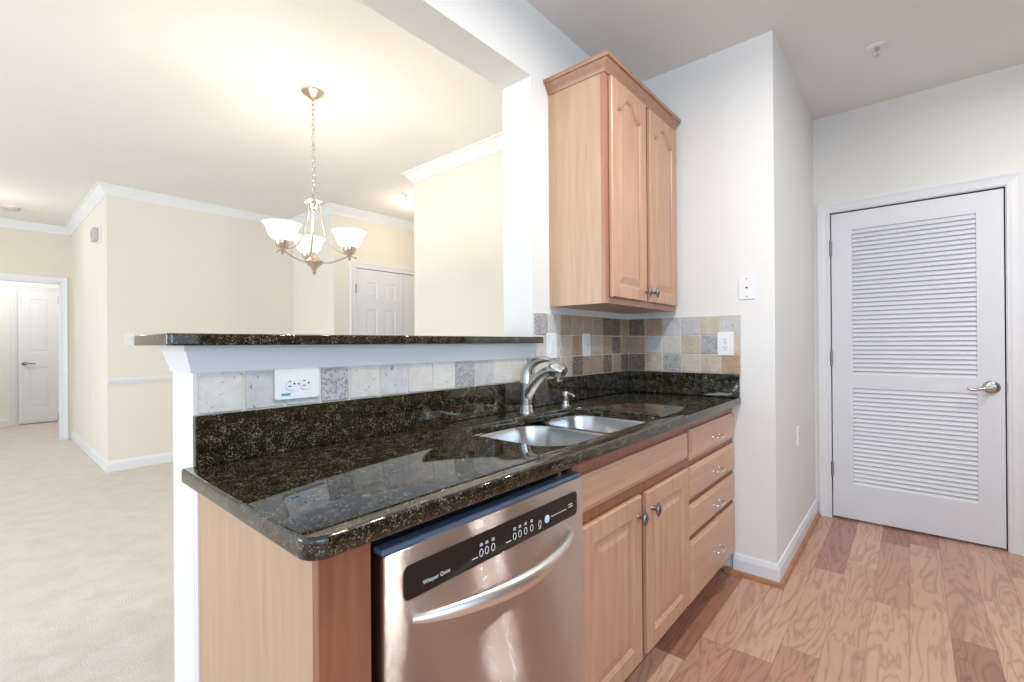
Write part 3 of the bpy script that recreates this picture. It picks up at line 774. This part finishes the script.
# upper cabinet
uc = thing('wall_cabinet', 'tall maple wall cabinet with two arched doors and crown top', 'cabinet', (-.4, -.15, 1.356))
X0, X1, YF, ZB, ZT = -.789, -.018, -.297, 1.356, 2.352
b = MB(); b.frame(X0, X1, ZB+.0005, ZT, YF+.0195, -.0006, [(X0+.018, X1-.018, ZB+.03, ZT-.02)]); b.box(X0+.0185, X1-.0185, -.02, -.011, ZB+.0305, ZT-.0205)
b.build('body', M['maple_side'], uc)
b = MB(); b.frame(X0-.001, X1, ZB, ZT, YF, YF+.019, [(X0+.04, -.425, ZB+.04, ZT-.05), (-.365, X1-.04, ZB+.04, ZT-.05)])
b.build('face_frame', M['maple_mid'], uc)
for a, c, kx in ((-.760, -.420, -.440), (-.378, -.036, -.358)):
    b = MB(); raised_door(b, a, c, 1.384, 2.338, YF-.0205, arch=.062, rail=.052, top=.050); d_ = b.build('cabinet_door', M['maple'], uc); knob(kx, YF-.0205, 1.430, d_)
CC = [(0, -.058), (.005, -.058), (.008, -.047), (.016, -.036), (.024, -.026), (.029, -.017), (.037, -.015), (.040, -.008), (.040, 0), (0, 0)]
b = MB(); b.sweep([(X0, -.002, ZT+.052), (X0, YF, ZT+.052), (X1, YF, ZT+.052)], CC)
b.build('crown', M['maple_mid'], uc, 25)

# ------------------------------------------------------------------ dishwasher
dw = thing('dishwasher', 'stainless steel dishwasher with curved handle under the counter', 'dishwasher', (-1.8, -.3, 0))
DY = -.620; dx0, dx1 = -2.107, -1.496
b = MB(); b.box(dx0+.006, -1.56, -.56, -.04, .11, .845); b.box(dx0+.006, dx1-.006, -.53, -.51, 0, .11); b.build('tub', M['tub_black'], dw)
b = MB(); b.box(dx0, dx1, DY, DY+.045, .115, .832, .004, 3)
b.build('door', M['steel'], dw, 30)
b = MB(); b.box(dx0+.001, dx1-.001, DY+.006, DY+.034, .832, .842, .003, 2); b.build('door_edge', M['blue_reflection'], dw)
px0, px1, pz0, pz1 = -2.068, -1.526, .742, .802
b = MB(); P = rrect(px0, px1, pz0, pz1, .012, 5)
b.ring_loft([[Vector((u, DY+.001, v)) for u, v in P], [Vector((u, DY-.0012, v)) for u, v in P]])
pn = b.build('control_panel', M['black_plastic'], dw)
def text(body, size, x, z, y, m, parent, name='lettering'):
    cu = bpy.data.curves.new(name, 'FONT'); cu.body = body; cu.size = size; cu.extrude = .0001
    t = bpy.data.objects.new('tmp', cu); COL.objects.link(t)
    me = bpy.data.meshes.new_from_object(t.evaluated_get(bpy.context.evaluated_depsgraph_get()))
    bpy.data.objects.remove(t); bpy.data.curves.remove(cu)
    me.name = name; me.transform(Matrix.Translation((x, y, z)) @ Matrix.Rotation(PI/2, 4, 'X')); me.materials.clear(); me.materials.append(m)
    o = bpy.data.objects.new(name, me); COL.objects.link(o); o.parent = parent; return o
PY = DY-.0014
pn_l = text('Whisper Quiet', .0105, -2.028, .757, PY, M['ink'], pn)
pn_l.matrix_parent_inverse = Matrix.Identity(4)
bxs = [-1.880, -1.864, -1.845, -1.776, -1.758, -1.738, -1.716, -1.685]
for x in bxs:
    b = MB(); A = [2*PI*k/20 for k in range(20)]
    ro, ri = (.0056, .0080), (.0043, .0066)
    b.ring_loft([[Vector((x+r[0]*math.cos(a), yy, .763+r[1]*math.sin(a))) for a in A] for r, yy in ((ro, PY+.001), (ro, PY-.0004), (ri, PY-.0004), (ri, PY+.001))], cap=False)
    o = b.build('button', M['ink'], None); o.parent = pn
b = MB(); b.lathe([(.0095, -.001), (.0095, .0006), (.0085, .001), (0, .001)], (-1.657, PY, .766), (0, -1, 0), 20); o = b.build('start_button', M['round_blue'], None); o.parent = pn
def mark(x0, x1, z0, z1):
    b = MB(); b.box(x0, x1, PY-.0003, PY+.001, z0, z1); o = b.build('printed_mark', M['ink'], None); o.parent = pn
for x in bxs[:-1]:
    for wd, dz in ((.0055, .0145), (.0045, .0180)): mark(x-wd*.8, x+wd*.8, .763+dz-.0008, .763+dz+.0008)
for x0_, x1_ in ((-1.906, -1.890), (-1.804, -1.788)): mark(x0_, x1_, .757, .7585)
for i in range(6): mark(-1.640+i*.011, -1.632+i*.011, .766, .7678)
mark(-1.568, -1.548, .774, .7756); mark(-1.566, -1.546, .768, .7696); mark(-1.690, -1.680, .752, .7534)
# bowed handle
b = MB(); n = 26; path = []; rad = []
for k in range(n+1):
    s = k/n; q = math.sin(PI*s)
    path.append((-2.048+s*.502, DY+.002-.062*q**.8, .703-.004*q)); rad.append((.0065+.0125*q**.6, .005+.0085*q**.6))
b.tube(path, rad, 18, upv=(0, 0, 1)); b.build('handle', M['steel_light'], dw, 60)
b = MB(); b.box(dx0+.01, dx1-.01, -.535, -.52, .012, .108); b.build('kick_plate', M['black_plastic'], dw)

# ------------------------------------------------------------------ chandelier
CH = Vector((-1.217, 1.432, 0))
chd = thing('chandelier', 'three-arm nickel chandelier with frosted glass bowl shades over the dining room', 'chandelier', (CH.x, CH.y, 1.62))
L_ = lambda prof, n=24: MB().lathe(prof, (CH.x, CH.y, 0), (0, 0, 1), n)
L_([(.066, H), (.066, H-.006), (.060, H-.012), (.045, H-.018), (.030, H-.034), (.012, H-.040), (.010, H-.050)]).build('canopy', M['copper_nickel'], chd, 40)
b = MB(); z = H-.046; i = 0
while z > 2.075:
    c = Vector((CH.x, CH.y, z-.017)); d = Vector((1, 0, 0)) if i % 2 else Vector((0, 1, 0))
    b.tube([c+d*(.0085*math.cos(a))+Vector((0, 0, .019*math.sin(a))) for a in [2*PI*k/12 for k in range(13)]], .0024, 6, cap=False, upv=(d.y, d.x, 0))
    z -= .030; i += 1
b.build('chain', M['nickel'], chd, 60)
L_([(.004, 2.085), (.010, 2.078), (.010, 2.062), (.020, 2.055), (.055, 2.050), (.060, 2.043), (.055, 2.036), (.03, 2.030), (.022, 2.00), (.012, 1.99), (.0, 1.988)]).build('top_hub', M['nickel'], chd, 40)
L_([(.004, 1.745), (.012, 1.735), (.022, 1.715), (.034, 1.700), (.045, 1.693), (.058, 1.688), (.058, 1.681), (.040, 1.672), (.026, 1.655), (.014, 1.640), (.010, 1.632), (.015, 1.626), (.012, 1.616), (.004, 1.608), (0, 1.606)]).build('bottom_hub', M['copper_nickel'], chd, 40)
rv = Vector((rt.x, rt.y, 0)).normalized(); fv = Vector((fw.x, fw.y, 0)).normalized()
for deg in (2, 122, 242):
    a = math.radians(deg); d = rv*math.cos(a)+fv*math.sin(a)
    tz = lambda rr, zz: CH+d*rr+Vector((0, 0, zz))
    b = MB(); b.tube(bez([tz(.036, 2.032), tz(.050, 1.93), tz(.058, 1.80), tz(.105, 1.745), tz(.21, 1.728)], 18), .0062, 10)
    b.tube(bez([tz(.21, 1.722), tz(.150, 1.695), tz(.095, 1.668), tz(.040, 1.682)], 12), .005, 10)
    b.tube([tz(.21, 1.722), tz(.247, 1.705)], [.005, .004], 8); b.lathe([(.0, 1.699), (.006, 1.703), (.008, 1.709), (.005, 1.715)], tz(.247, 0), (0, 0, 1), 10)
    arm = b.build('arm', M['nickel'], chd, 50)
    c = tz(.21, 0)
    b = MB().lathe([(.0, 1.690), (.006, 1.694), (.009, 1.702), (.005, 1.710), (.011, 1.722), (.030, 1.738), (.038, 1.756), (.038, 1.772), (.034, 1.776), (.0, 1.776)], c, (0, 0, 1), 24)
    o = b.build('socket', M['copper_nickel'], None, 40); o.parent = arm; o.matrix_parent_inverse = arm.matrix_parent_inverse.copy(); o.matrix_parent_inverse = Matrix.Identity(4)
    R_ = [(.036, 1.772), (.046, 1.777), (.062, 1.790), (.073, 1.808), (.079, 1.828), (.085, 1.847), (.094, 1.861), (.102, 1.867)]
    b = MB().lathe(R_ + [(r-.004, z) for r, z in R_[::-1]], c, (0, 0, 1), 32, cap=False)
    o = b.build('shade', M['shade'], None, 60); o.parent = arm; o.matrix_parent_inverse = Matrix.Identity(4)
    point('chandelier_bulb', tz(.21, 1.86), 6.5, WARM, .03)

# ------------------------------------------------------------------ small ceiling and wall fittings
def sprinkler(x, y, label):
    t = thing('sprinkler', label, 'sprinkler', (x, y, H))
    b = MB().lathe([(.042, H), (.042, H-.003), (.036, H-.007), (.018, H-.008)], (x, y, 0), (0, 0, 1), 24); b.build('escutcheon', M['plate'], t, 40)
    b = MB().lathe([(.011, H-.006), (.011, H-.022), (.007, H-.026)], (x, y, 0), (0, 0, 1), 14)
    for s in (-1, 1): b.tube([(x+s*.009, y, H-.022), (x+s*.012, y, H-.036), (x+s*.004, y, H-.050)], .0025, 8)
    b.tube([(x, y, H-.024), (x, y, H-.05)], .002, 8); b.build('head', M['nickel'], t, 40)
    b = MB().lathe([(.004, H-.049), (.016, H-.052), (.016, H-.0535), (0, H-.0535)], (x, y, 0), (0, 0, 1), 16); b.build('deflector', M['nickel'], t, 40)
sprinkler(.495, -1.16, 'fire sprinkler on the kitchen ceiling before the louvered door')
sprinkler(.302, 2.579, 'fire sprinkler on the foyer ceiling beyond the dining wall')
t = thing('smoke_detector', 'round beige smoke detector on the hall ceiling', 'smoke detector', (-2.295, 6.114, H))
MB().lathe([(.075, H), (.075, H-.012), (.068, H-.030), (.040, H-.036), (0, H-.036)], (-2.295, 6.114, 0), (0, 0, 1), 28).build('housing', M['grey_plastic'], t, 40)
MB().lathe([(.079, H), (.079, H-.008), (.074, H-.009)], (-2.295, 6.114, 0), (0, 0, 1), 28).build('base', M['plate'], t, 40)
t = thing('door_chime', 'small grey beige alarm box high on the shaded hall wall', 'alarm', (AX, 4.83, 2.29))
b = MB(); b.box(AX-.018, AX, 4.745, 4.915, 2.215, 2.365, .006); b.build('base', M['plate'], t)
b = MB(); b.box(AX-.060, AX-.018, 4.757, 4.903, 2.227, 2.353, .010); b.lathe([(.03, 0), (.028, .008), (0, .009)], (AX-.06, 4.83, 2.29), (-1, 0, 0), 18); b.build('cover', M['grey_plastic'], t)
